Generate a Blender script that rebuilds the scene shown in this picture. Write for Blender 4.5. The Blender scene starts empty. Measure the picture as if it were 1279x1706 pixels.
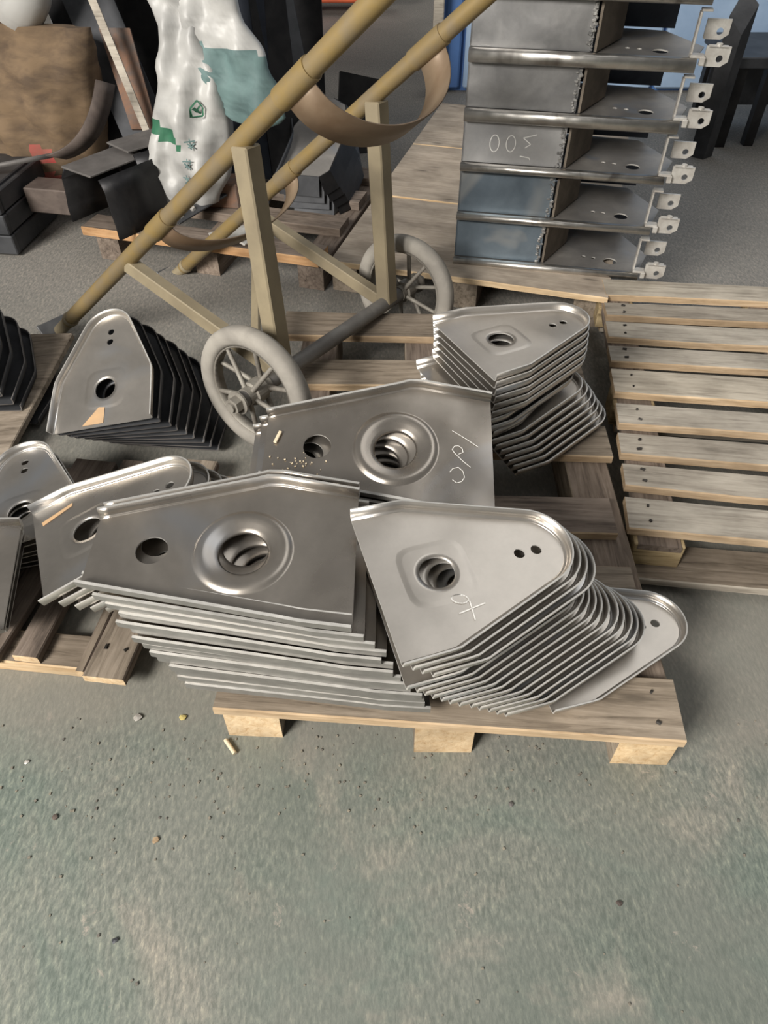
import bpy, bmesh, math, random
from mathutils import Vector, Matrix, Quaternion
random.seed(7)
S = bpy.context.scene
COL = S.collection
PI = math.pi

# ---------------------------------------------------------------- camera, world, lights, exposure
cam_d = bpy.data.cameras.new('camera')
cam_d.sensor_fit = 'VERTICAL'; cam_d.sensor_height = 24.0; cam_d.lens = 1190.0 / 1706.0 * 24.0
cam_d.clip_start = 0.02; cam_d.clip_end = 200
cam = bpy.data.objects.new('camera', cam_d); COL.objects.link(cam)
cam.location = (0, 0, 1.4); cam.rotation_euler = (math.radians(90 - 46), 0, 0)
S.camera = cam

w = bpy.data.worlds.new('world'); S.world = w; w.use_nodes = True
wb = w.node_tree.nodes['Background']
wb.inputs[0].default_value = (1.0, 0.985, 0.96, 1); wb.inputs[1].default_value = 0.20

def area(name, loc, target, sx, sy, power, col):
    d = bpy.data.lights.new(name, 'AREA'); d.shape = 'RECTANGLE'; d.size = sx; d.size_y = sy
    d.energy = power; d.color = col
    o = bpy.data.objects.new(name, d); COL.objects.link(o); o.location = loc
    o.rotation_euler = (Vector(target) - Vector(loc)).to_track_quat('-Z', 'Y').to_euler()
    return o
area('door_daylight', (-4.4, -3.6, 4.4), (0.0, 1.6, 0.1), 2.8, 2.4, 1080, (1.0, 0.955, 0.89))
area('roof_light', (2.6, 7.0, 6.2), (2.6, 7.01, 0.0), 3.2, 13.0, 165, (1.0, 0.99, 0.97))

S.view_settings.view_transform = 'Standard'; S.view_settings.look = 'None'
S.view_settings.gamma = 1; S.view_settings.use_curve_mapping = False
S.view_settings.exposure = -0.06

# ---------------------------------------------------------------- node helpers and materials
def new_mat(name):
    m = bpy.data.materials.new(name); m.use_nodes = True
    nt = m.node_tree; p = nt.nodes['Principled BSDF']
    return m, nt, p
def nd(nt, t, **kw):
    n = nt.nodes.new(t)
    for k, v in kw.items():
        if k.startswith('i_'):
            key = k[2:]; key = int(key) if key.isdigit() else key.replace('_', ' ')
            n.inputs[key].default_value = v
        else: setattr(n, k, v)
    return n
def ramp(nt, fac, stops):
    r = nd(nt, 'ShaderNodeValToRGB'); e = r.color_ramp.elements
    while len(e) < len(stops): e.new(0.5)
    for i, (p, c) in enumerate(stops):
        e[i].position = p; e[i].color = (*c, 1) if len(c) == 3 else c
    nt.links.new(fac, r.inputs[0]); return r
def noise(nt, vec, scale, detail=4, rough=.55, dist=0):
    n = nd(nt, 'ShaderNodeTexNoise'); n.inputs['Scale'].default_value = scale; n.inputs['Detail'].default_value = detail
    n.inputs['Roughness'].default_value = rough; n.inputs['Distortion'].default_value = dist
    if vec is not None: nt.links.new(vec, n.inputs['Vector'])
    return n
def mixc(nt, fac, a, b, mode='MIX'):
    m = nd(nt, 'ShaderNodeMix', data_type='RGBA', blend_type=mode)
    for sock, v in ((m.inputs[0], fac), (m.inputs[6], a), (m.inputs[7], b)):
        if hasattr(v, 'is_linked'): nt.links.new(v, sock)
        elif isinstance(v, (int, float)): sock.default_value = v
        else: sock.default_value = (*v, 1)
    return m.outputs[2]
def coords(nt, scale=(1, 1, 1), kind='Object', rnd=True):
    tc = nd(nt, 'ShaderNodeTexCoord'); mp = nd(nt, 'ShaderNodeMapping'); mp.inputs['Scale'].default_value = scale
    nt.links.new(tc.outputs[kind], mp.inputs[0])
    if rnd:
        oi = nd(nt, 'ShaderNodeObjectInfo'); ml = nd(nt, 'ShaderNodeMath', operation='MULTIPLY'); ml.inputs[1].default_value = 37.0
        cx = nd(nt, 'ShaderNodeCombineXYZ')
        nt.links.new(oi.outputs['Random'], ml.inputs[0])
        for i in range(3): nt.links.new(ml.outputs[0], cx.inputs[i])
        nt.links.new(cx.outputs[0], mp.inputs['Location'])
    return mp.outputs[0]
def bump(nt, p, h, strength, dist=.01):
    b = nd(nt, 'ShaderNodeBump'); b.inputs['Strength'].default_value = strength; b.inputs['Distance'].default_value = dist
    nt.links.new(h, b.inputs['Height']); nt.links.new(b.outputs[0], p.inputs['Normal'])

def steel(name, a, b, c=None, rough=(.28, .5), metal=.9, sc=5.0, wav=.12):
    m, nt, p = new_mat(name)
    v = coords(nt)
    n1 = noise(nt, v, sc, 5, .6, .4)
    r = ramp(nt, n1.outputs[0], [(.32, a), (.55, tuple((x + y) / 2 for x, y in zip(a, b))), (.72, b)])
    out = r.outputs[0]
    n2 = noise(nt, v, sc * 14, 3, .7)
    r2 = ramp(nt, n2.outputs[0], [(.3, (.95, .95, .95)), (.75, (1.03, 1.03, 1.03))])
    out = mixc(nt, 1.0, out, r2.outputs[0], 'MULTIPLY')
    if c:
        n3 = noise(nt, v, sc * .8, 3, .5, 1.0)
        r3 = ramp(nt, n3.outputs[0], [(.56, (0, 0, 0)), (.68, (1, 1, 1))])
        out = mixc(nt, r3.outputs[0], out, c)
    nt.links.new(out, p.inputs['Base Color'])
    p.inputs['Metallic'].default_value = metal
    rr = ramp(nt, n1.outputs[0], [(.3, (rough[0],) * 3), (.7, (rough[1],) * 3)])
    nt.links.new(rr.outputs[0], p.inputs['Roughness'])
    nb = noise(nt, v, sc * 1.6, 1)
    bump(nt, p, nb.outputs[0], wav, .06)
    return m

def wood(name, a, b, dark, knots=.5, rough=.85):
    m, nt, p = new_mat(name)
    v = coords(nt, (1.6, 22, 22))
    g = noise(nt, v, 3.0, 6, .65, .6)
    r = ramp(nt, g.outputs[0], [(.3, dark), (.46, a), (.68, b)])
    v2 = coords(nt, (3, 5, 5))
    s = noise(nt, v2, 1.6, 4, .6)
    r2 = ramp(nt, s.outputs[0], [(.35, (.66, .64, .62)), (.62, (1.08, 1.06, 1.04))])
    out = mixc(nt, 1.0, r.outputs[0], r2.outputs[0], 'MULTIPLY')
    v3 = coords(nt, (2.2, 9, 9)); vo = nd(nt, 'ShaderNodeTexVoronoi'); vo.inputs['Scale'].default_value = 1.5
    nt.links.new(v3, vo.inputs['Vector'])
    r3 = ramp(nt, vo.outputs['Distance'], [(.05, (knots,) * 3), (.13, (0, 0, 0))])
    out = mixc(nt, r3.outputs[0], out, tuple(x * .35 for x in dark))
    oi = nd(nt, 'ShaderNodeObjectInfo')
    r4 = ramp(nt, oi.outputs['Random'], [(0, (.84, .82, .80)), (.5, (1, 1, 1)), (1, (1.12, 1.1, 1.06))])
    out = mixc(nt, 1.0, out, r4.outputs[0], 'MULTIPLY')
    nt.links.new(out, p.inputs['Base Color']); p.inputs['Roughness'].default_value = rough
    p.inputs['Specular IOR Level'].default_value = .25
    bump(nt, p, g.outputs[0], .35, .004)
    return m

def plain(name, a, b=None, rough=.6, metal=0.0, sc=8.0, bmp=.15, stretch=(1, 1, 1)):
    m, nt, p = new_mat(name)
    b = b or tuple(x * .7 for x in a)
    v = coords(nt, stretch); n = noise(nt, v, sc, 5, .6, .3)
    r = ramp(nt, n.outputs[0], [(.35, b), (.62, a)])
    nt.links.new(r.outputs[0], p.inputs['Base Color'])
    p.inputs['Roughness'].default_value = rough; p.inputs['Metallic'].default_value = metal
    if bmp: bump(nt, p, n.outputs[0], bmp, .005)
    return m

def floor_mat():
    m, nt, p = new_mat('painted_concrete')
    v = coords(nt, rnd=False)
    base = noise(nt, v, .9, 4, .55, .3)
    c1 = ramp(nt, base.outputs[0], [(.34, (.150, .172, .150)), (.5, (.205, .214, .190)), (.66, (.268, .262, .236))])
    # paint worn off in patches, bare grey screed below
    wear = noise(nt, v, 3.0, 7, .66, .5)
    wr = ramp(nt, wear.outputs[0], [(.50, (0, 0, 0)), (.64, (.8, .8, .8))])
    out = mixc(nt, wr.outputs[0], c1.outputs[0], (.300, .278, .240))
    grn = noise(nt, v, 1.7, 5, .62, .8)
    gr = ramp(nt, grn.outputs[0], [(.47, (0, 0, 0)), (.60, (.9, .9, .9))])
    out = mixc(nt, gr.outputs[0], out, (.162, .194, .170))
    # short scuffs of lighter screed, all brushed one way
    mp = nd(nt, 'ShaderNodeMapping'); mp.inputs['Rotation'].default_value = (0, 0, .95); mp.inputs['Scale'].default_value = (2.6, 1, 1)
    nt.links.new(v, mp.inputs[0])
    sp = noise(nt, mp.outputs[0], 50, 5, .72, .2)
    sr = ramp(nt, sp.outputs[0], [(.38, (.70, .73, .71)), (.5, (.97, .97, .96)), (.60, (1.26, 1.23, 1.17)), (.70, (1.75, 1.65, 1.5))])
    amt = noise(nt, v, 1.3, 4, .6)
    ar = ramp(nt, amt.outputs[0], [(.34, (.25, .25, .25)), (.52, (1, 1, 1))])
    out = mixc(nt, ar.outputs[0], out, mixc(nt, 1.0, out, sr.outputs[0], 'MULTIPLY'))
    # pinkish beige spots where the screed shows
    sp2 = noise(nt, v, 9, 7, .78, .6)
    sr2 = ramp(nt, sp2.outputs[0], [(.62, (0, 0, 0)), (.69, (.8, .8, .8))])
    out = mixc(nt, sr2.outputs[0], out, (.42, .365, .31))
    # dust swept up against the pallets
    du = noise(nt, v, 2.2, 5, .6, .6)
    sx0 = nd(nt, 'ShaderNodeSeparateXYZ'); nt.links.new(v, sx0.inputs[0])
    ad = nd(nt, 'ShaderNodeMath', operation='MULTIPLY_ADD'); ad.inputs[1].default_value = .5; nt.links.new(du.outputs[0], ad.inputs[0]); nt.links.new(sx0.outputs[1], ad.inputs[2])
    dr = ramp(nt, ad.outputs[0], [(.86, (0, 0, 0)), (.98, (.6, .6, .6))])
    out = mixc(nt, dr.outputs[0], out, (.245, .228, .195))
    # further into the hall the paint is worn through and grimy
    sx = nd(nt, 'ShaderNodeSeparateXYZ'); nt.links.new(v, sx.inputs[0])
    mr = nd(nt, 'ShaderNodeMapRange'); mr.inputs[1].default_value = .6; mr.inputs[2].default_value = 2.6
    nt.links.new(sx.outputs[1], mr.inputs[0])
    grime = ramp(nt, base.outputs[0], [(.35, (.180, .170, .160)), (.65, (.275, .258, .240))])
    gm = mixc(nt, 1.0, grime.outputs[0], sr.outputs[0], 'MULTIPLY')
    mm = nd(nt, 'ShaderNodeMath', operation='MULTIPLY'); mm.inputs[1].default_value = .85
    nt.links.new(mr.outputs[0], mm.inputs[0])
    out = mixc(nt, mm.outputs[0], out, gm)
    nt.links.new(out, p.inputs['Base Color'])
    p.inputs['Roughness'].default_value = .62; p.inputs['Specular IOR Level'].default_value = .35
    bump(nt, p, sp.outputs[0], .25, .003)
    return m

M = {}
M['plate'] = steel('pressed_steel', (.50, .465, .42), (.62, .58, .53), (.52, .53, .545), (.26, .40), .88, 3, .16)
M['plate_dark'] = steel('dark_pressed_steel', (.37, .335, .295), (.55, .505, .45), (.45, .45, .455), (.22, .38), .90, 3, .32)
M['edge'] = steel('cut_steel_edge', (.50, .49, .465), (.64, .625, .59), None, (.4, .55), .45, 20, .05)
M['lip'] = steel('drawn_lip_steel', (.25, .24, .225), (.42, .405, .38), None, (.4, .55), .6, 9, .05)
M['mill'] = steel('mill_scale_steel', (.25, .235, .22), (.42, .395, .365), (.28, .29, .31), (.4, .6), .55, 6, .05)
M['blue_steel'] = steel('blue_mill_steel', (.17, .22, .27), (.28, .34, .39), (.37, .39, .40), (.4, .6), .7, 4, .08)
M['grey_box'] = steel('grey_rolled_steel', (.24, .24, .245), (.38, .375, .37), None, (.4, .6), .75, 7, .06)
M['light_box'] = steel('light_rolled_steel', (.38, .38, .385), (.50, .495, .485), None, (.45, .6), .5, 6, .05)
M['bright'] = steel('bright_rolled_edge', (.50, .48, .45), (.72, .70, .66), (.30, .28, .26), (.28, .42), .95, 9, .1)
M['rust_plate'] = plain('brown_gusset', (.26, .22, .175), (.15, .125, .10), .6, .5, 9)
M['zinc'] = plain('galvanised', (.66, .64, .60), (.50, .47, .43), .45, .45, 30, .1)
M['weld'] = plain('weld_bead', (.50, .49, .47), (.22, .22, .22), .45, .7, 60, .6)
M['black'] = plain('blackened_steel', (.035, .034, .035), (.018, .018, .02), .45, .6, 10)
M['dark'] = plain('dark_steel', (.085, .088, .095), (.045, .047, .052), .5, .5, 6)
M['navy'] = plain('navy_steel', (.050, .060, .082), (.026, .030, .042), .45, .5, 5)
M['mid'] = plain('dusty_steel', (.23, .215, .205), (.14, .13, .125), .6, .5, 8)
M['brown'] = plain('brown_strap_steel', (.17, .135, .115), (.09, .07, .062), .65, .3, 9)
M['rust'] = plain('rusty_block', (.25, .14, .09), (.15, .12, .105), .8, .2, 14)
M['paint'] = plain('ochre_paint', (.270, .190, .072), (.225, .175, .105), .5, .15, 10, .12)
M['paint2'] = plain('dusty_ochre_paint', (.31, .258, .168), (.235, .195, .13), .6, .1, 7, .12)
M['strap'] = plain('brown_painted_strap', (.27, .20, .135), (.175, .115, .07), .5, .2, 4, .05)
M['toe'] = plain('grey_toe_plate', (.22, .225, .23), (.14, .14, .145), .55, .5, 8)
M['rubber'] = plain('dusty_rubber', (.36, .335, .295), (.25, .232, .205), .9, 0, 9, .2)
M['spoke'] = plain('dusty_spoke', (.34, .32, .28), (.20, .18, .155), .7, .4, 16)
M['axle'] = plain('grey_axle', (.25, .24, .225), (.17, .16, .15), .6, .4, 9)
M['deck'] = wood('weathered_boards', (.43, .395, .34), (.54, .505, .44), (.27, .245, .21), .35)
M['deck_b'] = wood('grubby_boards', (.255, .215, .17), (.355, .305, .25), (.13, .107, .085), .5)
M['deck_c'] = wood('dark_boards', (.185, .15, .125), (.275, .23, .195), (.085, .07, .06), .5)
M['sheet'] = wood('worn_plywood', (.40, .345, .285), (.47, .41, .345), (.33, .28, .23), .8)
M['saw'] = wood('sawn_edge', (.46, .345, .225), (.60, .47, .325), (.33, .235, .145), .1)
M['pale'] = wood('pale_end_grain', (.66, .50, .315), (.76, .61, .41), (.52, .36, .2), .05)
M['orange_wood'] = wood('fresh_orange_wood', (.56, .335, .17), (.66, .43, .24), (.42, .24, .115), .1)
M['chip'] = wood('chipboard_block', (.34, .265, .15), (.46, .37, .23), (.12, .09, .05), .7)
M['tan'] = plain('woven_tan_sack', (.20, .135, .078), (.10, .067, .042), .85, 0, 7, .5, (1, 1, 2.4))
M['tan_red'] = plain('red_printed_sack', (.42, .07, .06), (.30, .12, .09), .85, 0, 9)
M['white'] = plain('woven_white_bag', (.50, .495, .475), (.29, .29, .285), .45, 0, 3.2, .6)
M['teal'] = plain('teal_print', (.150, .235, .230), (.105, .165, .165), .7, 0, 9, .2)
M['green'] = plain('green_print', (.035, .16, .085), (.03, .12, .07), .7, 0, 12, 0)
M['chalk'] = plain('chalk', (.80, .79, .76), (.70, .69, .66), .95, 0, 60, 0)
M['orange'] = plain('orange_paint', (.72, .13, .045), (.5, .09, .035), .5, 0, 6, .05)
M['blue'] = plain('blue_wall_paint', (.37, .50, .68), (.29, .41, .59), .55, 0, 3, .05)
M['bluedark'] = plain('deep_blue_paint', (.09, .20, .47), (.07, .15, .36), .5, 0, 4, .05)
M['tape'] = plain('tan_rust_patch', (.56, .36, .19), (.47, .32, .19), .8, .1, 14, 0)
M['nail'] = plain('nail_steel', (.05, .045, .04), None, .6, .5)
M['hole'] = plain('black_inside', (.012, .012, .012), None, .9)  # near-black tone for hole insides
M['butt'] = plain('cream_paper', (.72, .62, .45), (.55, .45, .3), .9)
M['grit'] = plain('grit', (.30, .27, .21), (.12, .11, .10), .9, 0, 40)
M['yellow'] = plain('yellow_chip', (.55, .45, .16), (.38, .3, .12), .8)

# ---------------------------------------------------------------- mesh helpers
def set_props(o, label=None, cat=None, group=None, kind=None):
    if label: o['label'] = label
    if cat: o['category'] = cat
    if group: o['group'] = group
    if kind: o['kind'] = kind
    return o
def thing(name, loc, label, cat, group=None, rot=None):
    o = bpy.data.objects.new(name, None); COL.objects.link(o); o.location = loc
    o.empty_display_size = .05
    if rot is not None: o.rotation_euler = rot
    return set_props(o, label, cat, group)
def child_of(o, p):
    o.parent = p; return o

class MB:
    def __init__(s): s.v = []; s.f = []; s.m = []; s.sm = []
    def add(s, vs, fs, mat=0, smooth=False):
        b = len(s.v); s.v += [tuple(q) for q in vs]
        for f in fs: s.f.append(tuple(i + b for i in f)); s.m.append(mat); s.sm.append(smooth)
        return s
    def box(s, c, size, R=None, mat=0, ch=.0, top=None):
        # chamfered box; top: material index for the +z face group
        hx, hy, hz = (q / 2 for q in size); R = R or Matrix.Identity(3); c = Vector(c)
        if ch <= 0:
            vs = [c + R @ Vector((x * hx, y * hy, z * hz)) for z in (-1, 1) for y in (-1, 1) for x in (-1, 1)]
            fs = [(0, 2, 3, 1), (4, 5, 7, 6), (0, 1, 5, 4), (2, 6, 7, 3), (0, 4, 6, 2), (1, 3, 7, 5)]
            b = len(s.v); s.v += [tuple(q) for q in vs]
            for i, f in enumerate(fs):
                s.f.append(tuple(k + b for k in f)); s.m.append(top if (top is not None and i in (0, 1)) else mat); s.sm.append(False)
            return s
        bm = bmesh.new(); bmesh.ops.create_cube(bm, size=1)
        for q in bm.verts: q.co = Vector((q.co.x * size[0], q.co.y * size[1], q.co.z * size[2]))
        bmesh.ops.bevel(bm, geom=bm.edges[:], offset=ch, segments=1, affect='EDGES', profile=.5)
        b = len(s.v); bm.verts.index_update()
        s.v += [tuple(c + R @ q.co) for q in bm.verts]
        for f in bm.faces:
            f.normal_update()
            s.f.append(tuple(q.index + b for q in f.verts)); s.sm.append(False)
            s.m.append(top if (top is not None and abs(f.normal.z) > .5) else mat)
        bm.free(); return s
    def tube(s, p0, p1, r0, r1=None, n=16, mat=0, cap=True, smooth=True):
        p0, p1 = Vector(p0), Vector(p1); r1 = r0 if r1 is None else r1
        d = (p1 - p0).normalized(); a = d.orthogonal().normalized(); b = d.cross(a)
        vs = []
        for p, r in ((p0, r0), (p1, r1)):
            for i in range(n):
                t = 2 * PI * i / n; vs.append(p + r * (math.cos(t) * a + math.sin(t) * b))
        s.add(vs, [(i, (i + 1) % n, n + (i + 1) % n, n + i) for i in range(n)], mat, smooth)
        if cap: s.add(vs[:n], [tuple(range(n))[::-1]], mat); s.add(vs[n:], [tuple(range(n))], mat)
        return s
    def lathe(s, c, axis, prof, n=40, mat=0, smooth=True, closed=True):
        # prof: list of (radius, along)
        c = Vector(c); d = Vector(axis).normalized(); a = d.orthogonal().normalized(); b = d.cross(a)
        k = len(prof); vs = []
        for i in range(n):
            t = 2 * PI * i / n; e = math.cos(t) * a + math.sin(t) * b
            vs += [c + e * r + d * h for r, h in prof]
        fs = []
        for i in range(n):
            j = (i + 1) % n
            for q in range(k if closed else k - 1):
                q2 = (q + 1) % k; fs.append((i * k + q, j * k + q, j * k + q2, i * k + q2))
        return s.add(vs, fs, mat, smooth)
    def sweep(s, path, prof, frame, mat=0, smooth=True, closed=True, capmat=None, matf=None):
        # frame(i) -> (origin, u, v); prof = [(u, v)]
        k = len(prof); vs = []
        for i in range(len(path)):
            o, u, v = frame(i)
            vs += [o + u * a + v * b for a, b in prof]
        fs = []; b0 = len(s.v); s.v += [tuple(q) for q in vs]
        for i in range(len(path) - 1):
            for q in range(k if closed else k - 1):
                q2 = (q + 1) % k
                s.f.append(tuple(b0 + z for z in (i * k + q, (i + 1) * k + q, (i + 1) * k + q2, i * k + q2)))
                s.m.append(matf(q) if matf else mat); s.sm.append(smooth)
        if closed:
            e = (len(path) - 1) * k
            s.f.append(tuple(b0 + z for z in range(k))[::-1]); s.m.append(mat if capmat is None else capmat); s.sm.append(False)
            s.f.append(tuple(b0 + e + z for z in range(k))); s.m.append(mat if capmat is None else capmat); s.sm.append(False)
        return s
    def mesh(s, name, mats, fix=True, off=None):
        me = bpy.data.meshes.new(name)
        vs = s.v if off is None else [(x - off[0], y - off[1], z - off[2]) for x, y, z in s.v]
        me.from_pydata(vs, [], s.f); 
        for m in mats: me.materials.append(m)
        me.polygons.foreach_set('material_index', s.m); me.polygons.foreach_set('use_smooth', s.sm)
        if fix:
            bm = bmesh.new(); bm.from_mesh(me); bmesh.ops.recalc_face_normals(bm, faces=bm.faces[:]); bm.to_mesh(me); bm.free()
        me.update(); return me
    def obj(s, name, mats, parent=None, world=False, fix=True):
        """world=True: vertices are world coordinates; parent has identity rotation"""
        if not isinstance(mats, (list, tuple)): mats = [mats]
        off = tuple(parent.location) if (parent is not None and world) else None
        o = bpy.data.objects.new(name, s.mesh(name, mats, fix, off)); COL.objects.link(o)
        if parent is not None: o.parent = parent
        return o
def solo(mb, name, mats, loc, label, cat, group=None, kind=None):
    """a thing that is one mesh; world verts, origin moved to loc"""
    if not isinstance(mats, (list, tuple)): mats = [mats]
    o = bpy.data.objects.new(name, mb.mesh(name, mats, True, loc)); COL.objects.link(o); o.location = loc
    return set_props(o, label, cat, group, kind)
def Rz(a): return Matrix.Rotation(a, 3, 'Z')
def Rx(a): return Matrix.Rotation(a, 3, 'X')
def Ry(a): return Matrix.Rotation(a, 3, 'Y')
def axes(x, y):
    x = Vector(x).normalized(); y = Vector(y); y = (y - x * x.dot(y)).normalized(); z = x.cross(y)
    return Matrix((x, y, z)).transposed()

# ---------------------------------------------------------------- floor and hall
g = MB(); N = 24
g.add([(-14, -6, 0), (14, -6, 0), (14, 22, 0), (-14, 22, 0)], [(0, 1, 2, 3)])
fo = g.obj('floor', floor_mat()); set_props(fo, kind='structure')

# side and rear walls of the hall (outside the frame: they darken the horizon the steel reflects)
wm = plain('dark_wall', (.16, .165, .17), (.11, .115, .12), .9, 0, 2, 0)
for nm, c, sz in (('wall_left', (-7.0, 6, 2.5), (.2, 24, 5.0)), ('wall_right', (8.0, 6, 2.5), (.2, 24, 5.0)), ('wall_rear', (.5, 17, 2.5), (15, .2, 5.0)), ('wall_front', (.5, -6.0, 1.5), (15, .2, 3.0))):
    set_props(MB().box(c, sz).obj(nm, wm), kind='structure')

# blue sheeted partition at the back right: separate upright panels on a plain backing
wall = thing('wall_back', (0.36, 5.02, 0), None, None); wall['kind'] = 'structure'
g = MB(); g.box((2.05, 5.10, 1.5), (3.5, .06, 3.0)); g.obj('backing_sheet', M['bluedark'], wall, True)
x = .36
for i in range(8):
    wd = .13 if i == 0 else .40
    g = MB(); z0, z1 = .02, 3.0
    g.box((x + wd / 2 - .01, 5.045, 1.5), (wd - .025, .05, 2.96), ch=.012)
    g.obj('wall_panel', M['bluedark'] if i == 0 else M['blue'], wall, True); x += wd

# ---------------------------------------------------------------- pallets
def board(parent, p0, p1, wdt, th, ztop, mats, lead=1.0, name='board', slack=.004, ch=.003, nails=None):
    """board from p0 to p1 (xy ends of its centre line), own local x along the grain"""
    a, b = Vector((*p0, 0)), Vector((*p1, 0)); L = (b - a).length; yaw = math.atan2(b.y - a.y, b.x - a.x)
    g = MB(); n = 4
    # slightly wavy plank: cross sections along the length
    secs = []
    for i in range(n + 1):
        x = -L / 2 + L * i / n
        dy = random.uniform(-slack, slack) * .5; dz = random.uniform(-slack, slack) * .3; ww = wdt / 2 + random.uniform(-slack, slack) * .5
        secs.append([(x, dy - ww + ch, dz), (x, dy + ww - ch, dz), (x, dy + ww, dz - ch), (x, dy + ww, dz - th),
                     (x, dy - ww, dz - th), (x, dy - ww, dz - ch)])
    vs = [q for s_ in secs for q in s_]; k = 6
    for i in range(n):
        for q in range(k):
            q2 = (q + 1) % k
            g.f.append((i * k + q, i * k + q2, (i + 1) * k + q2, (i + 1) * k + q)); g.m.append(0 if q in (0, 3) else 1); g.sm.append(False)
    g.v = vs
    g.f.append(tuple(range(k))); g.m.append(2); g.sm.append(False)
    g.f.append(tuple(n * k + q for q in range(k))); g.m.append(2); g.sm.append(False)
    o = g.obj(name, mats, None)
    c = (a + b) / 2; o.location = Vector((c.x, c.y, ztop)) - parent.location; o.rotation_euler = (random.uniform(-.006, .006), 0, yaw)
    o.parent = parent
    if nails:
        for xe in nails:
            for yy in (-.22, .25):
                if random.random() < .85:
                    q = MB(); x_ = -L / 2 + xe if xe > 0 else L / 2 + xe
                    q.tube((x_ + random.uniform(-.012, .012), yy * wdt + random.uniform(-.006, .006), .0002), (x_, yy * wdt, .0012), .0042, n=7, smooth=False)
                    q.obj('nail', M['nail'], o)
    return o
def block(parent, c, size, yaw, mats, name='block'):
    g = MB(); g.box((0, 0, 0), size, ch=.003, mat=0, top=1)
    o = g.obj(name, mats, None); o.parent = parent; o.location = Vector(c) - parent.location; o.rotation_euler = (0, 0, yaw); return o

# long pallet under the stacks
TOP = .14
palA = thing('wooden_pallet', (.13, 1.38, 0), 'long grubby wooden pallet carrying the plate stacks in the middle', 'pallet', 'wooden pallets')
DK = [M['deck_b'], M['saw'], M['pale']]
board(palA, (-.327, .758), (.572, .686), .138, .022, TOP, DK, nails=(.06, .45, -.05))
board(palA, (-.32, 1.02), (.56, .985), .12, .022, TOP, DK)
board(palA, (-.31, 1.235), (.560, 1.205), .122, .022, TOP, [M['deck_c'], M['saw'], M['saw']])
board(palA, (-.25, 1.52), (.61, 1.485), .135, .022, TOP, DK)
board(palA, (-.245, 1.81), (.60, 1.795), .135, .022, TOP, DK)
board(palA, (-.33, 2.085), (.63, 2.055), .145, .022, TOP, DK)
for (x0, yb, x1, yf) in ((-.20, 2.12, -.265, .70), (.125, 2.1, .12, .665), (.56, 2.1, .515, .64)):
    board(palA, (x0, yb), (x1, yf), .115, .117, TOP - .0225, [M['deck_c'], M['deck_b'], M['pale']], name='stringer')

# grey slatted pallet at the right
palB = thing('wooden_pallet', (1.22, 1.75, 0), 'grey weathered empty pallet with nine close deck boards at right edge', 'pallet', 'wooden pallets')
DB = [M['deck'], M['saw'], M['saw']]
ys = [2.371, 2.216, 2.092, 1.951, 1.822, 1.651, 1.518, 1.394, 1.270, 1.155]
xs_ = [.578 + .159 * (y - 1.153) + random.uniform(-.004, .004) for y in ys]
for k in range(9):
    f = (ys[0] - ys[k]) / 1.2
    wdt = [.112, .086, .100, .090, .120, .094, .086, .088, .108][k]
    yaw = math.radians(-5.0 - 3.0 * f)
    yc = ys[k] - wdt / 2; x0 = xs_[k]
    L = 1.12 + random.uniform(-.01, .01)
    board(palB, (x0, yc), (x0 + L * math.cos(yaw), yc + L * math.sin(yaw)), wdt, .022, TOP + .002, DB, nails=(.055,))
ya = math.radians(-6.5); ca, sa = math.cos(ya), math.sin(ya)
for q in (0.06, .56, 1.06):
    bx, by = .755 + q * ca, 2.32 + q * sa
    fx, fy = .600 + q * ca, 1.13 + q * sa
    for t in (.045, .5, .955):
        c = (bx + (fx - bx) * t, by + (fy - by) * t, .079)
        block(palB, c, (.12, .10, .075), ya, [M['chip'], M['chip']])
    board(palB, (bx, by), (fx, fy), .10, .018, TOP - .0205, [M['deck_c']] * 3, name='stringer')
for t in (.03, .5, .985):
    cx, cy = .755 + (.600 - .755) * t, 2.32 + (1.13 - 2.32) * t
    board(palB, (cx + .02, cy), (cx + 1.12 * ca, cy + 1.12 * sa), .12, .020, .041, [M['deck_b'], M['deck'], M['saw']], name='bottom_board')

# left pallet: boards run away from the camera
palC = thing('wooden_pallet', (-1.0, 1.15, 0), 'low dark dirty pallet at left, boards running away from the camera', 'pallet', 'wooden pallets')
CT_ = .056
for (xf, yf, xb, yb, wd) in ((-.600, .805, -.512, 1.50, .092), (-.658, .822, -.572, 1.50, .022), (-.788, .858, -.703, 1.50, .062), (-.905, .86, -.81, 1.50, .12), (-1.05, .86, -.96, 1.5, .11),
                             (-1.20, .86, -1.11, 1.5, .11), (-1.35, .87, -1.26, 1.5, .11), (-1.50, .88, -1.41, 1.5, .11), (-1.62, .88, -1.53, 1.5, .10)):
    board(palC, (xf, yf), (xb, yb), wd, .022, CT_, nails=(.07, .36) if wd > .08 else None, mats=[M['deck_b'] if xf > -.7 else M['deck_c'], M['deck_c'], M['pale']])
for (xa, ya_, xb, yb) in ((-1.68, .985, -.565, .875), (-1.66, 1.24, -.40, 1.13), (-1.62, 1.50, -.41, 1.42)):
    board(palC, (xa, ya_), (xb, yb), .085, .033, CT_ - .0225, [M['deck_b'], M['pale'], M['deck_c']], name='stringer')

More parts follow.
